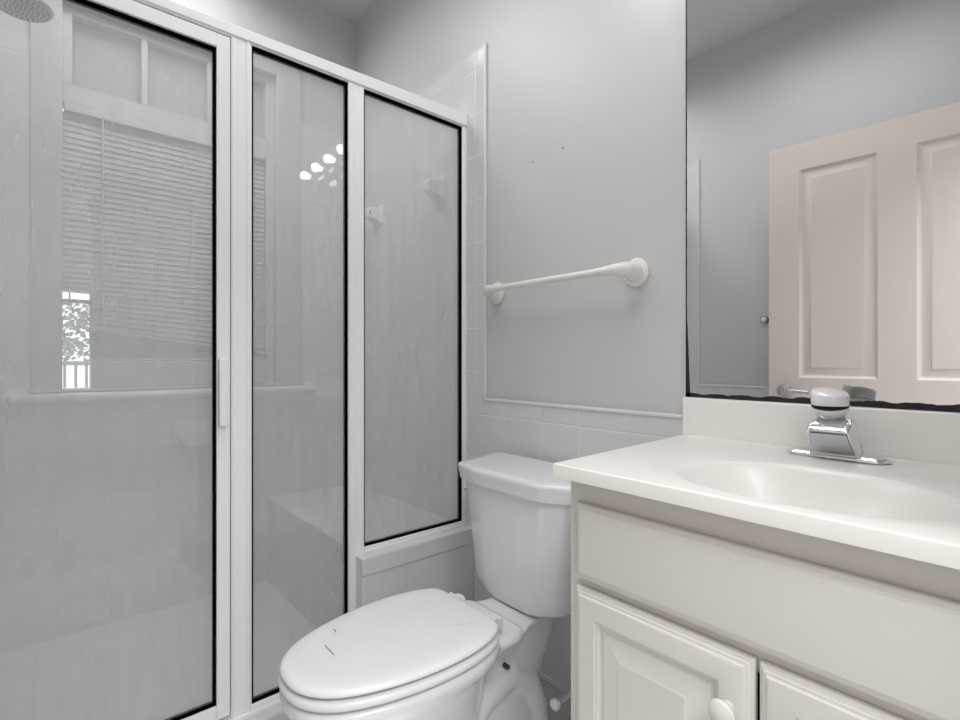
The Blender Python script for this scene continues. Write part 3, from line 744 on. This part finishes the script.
bm = new(); revolve(bm, (FXc-.012, 1.1165, .970), (0, -1, 0), [(0, .0028), (.0045, .0028), (.0046, 0)], 12); obj('set_screw', bm, DARK, hd)

# ------------------------------------------------------------------ room door, open against the far wall (seen in the mirror)
hinge = Vector((.018, -.272, .012)); free = Vector((-.951, -.203, .012))
dv = free-hinge; DW = dv.length; ang = math.atan2(dv.y, dv.x)
dm = thing('door_1', '', '', hinge); dm['kind'] = 'structure'; del dm['label']; del dm['category']
dm.rotation_euler = (0, 0, ang-PI)      # local -X runs from hinge to free edge, local +Y faces the mirror
HD = 2.060; T = .035
def dobj(name, bm, m, bevel=0, parent=dm, angle=30):
    bmesh.ops.recalc_face_normals(bm, faces=bm.faces[:])
    me = bpy.data.meshes.new(name); bm.to_mesh(me); bm.free(); me.shade_smooth(); me.set_sharp_from_angle(angle=math.radians(angle)); me.materials.append(m)
    o = bpy.data.objects.new(name, me); COL.objects.link(o); o.parent = parent
    if bevel:
        b_ = o.modifiers.new('bevel', 'BEVEL'); b_.width = bevel; b_.segments = 2; b_.limit_method = 'ANGLE'
    return o
bm = new()
st = .128; pw = (DW-3*st)/2
holes = []
for k in range(2):
    x0 = -DW+st+k*(pw+st)
    for z0, z1 in ((.20, .80), (.955, 1.935)): holes.append((x0, x0+pw, z0, z1))
# leaf face built as grid with recessed moulded panels
xs = sorted({-DW, 0} | {h[0] for h in holes} | {h[1] for h in holes}); zs = sorted({0, HD} | {h[2] for h in holes} | {h[3] for h in holes})
for side in (0, -T):
    sgn = 1 if side == 0 else -1
    for i in range(len(xs)-1):
        for j in range(len(zs)-1):
            cell = (xs[i], xs[i+1], zs[j], zs[j+1])
            def q(ins, d): return [Vector((cell[0]+ins, side-sgn*d, cell[2]+ins)), Vector((cell[1]-ins, side-sgn*d, cell[2]+ins)), Vector((cell[1]-ins, side-sgn*d, cell[3]-ins)), Vector((cell[0]+ins, side-sgn*d, cell[3]-ins))]
            if cell in holes: loft(bm, [q(0, 0), q(.003, .003), q(.008, .008), q(.014, .0105), q(.020, .0105), q(.046, .0035), q(.048, .002), q(.050, .002)], cap0=False)
            else: bm.faces.new([bm.verts.new(p) for p in q(0, 0)])
R = [[Vector((-DW, y, 0)), Vector((0, y, 0)), Vector((0, y, HD)), Vector((-DW, y, HD))] for y in (0, -T)]
loft(bm, R, False, False)
bmesh.ops.remove_doubles(bm, verts=bm.verts[:], dist=.00005)
dobj('door_leaf', bm, DOORP)
kz = .893; kx = -DW+.072
bm = new(); revolve(bm, (kx, .0, kz), (0, 1, 0), [(0, .029), (.005, .029), (.010, .018), (.012, .011), (.034, .011), (.038, .017), (.044, .0245), (.052, .027), (.060, .024), (.065, .014), (.066, 0)], 32)
tube(bm, [(kx+.01, .050, kz), (kx+.05, .052, kz), (kx+.105, .052, kz-.004)], [.011, .0095, .008], 12)
dobj('door_handle', bm, NICKEL)
bm = new()
for z in (.2, 1.0, 1.85): box(bm, -.004, .010, -T, .004, z, z+.09)
dobj('hinges', bm, NICKEL)
ds = thing('door_bumper', 'small oval metal wall bumper on the far wall, reflected in the mirror', 'wall bumper', (-1.055, YS, 1.25))
bm = new(); revolve(bm, (-1.055, YS, 1.265), (0, 1, 0), [(0, .022), (.004, .022), (.009, .017), (.010, 0)], 28); obj('base_ring', bm, NICKEL, ds)
bm = new(); revolve(bm, (-1.055, YS+.009, 1.265), (0, 1, 0), [(0, .013), (.006, .013), (.009, .008), (.0092, 0)], 20); obj('bumper_pad', bm, FRAME, ds)
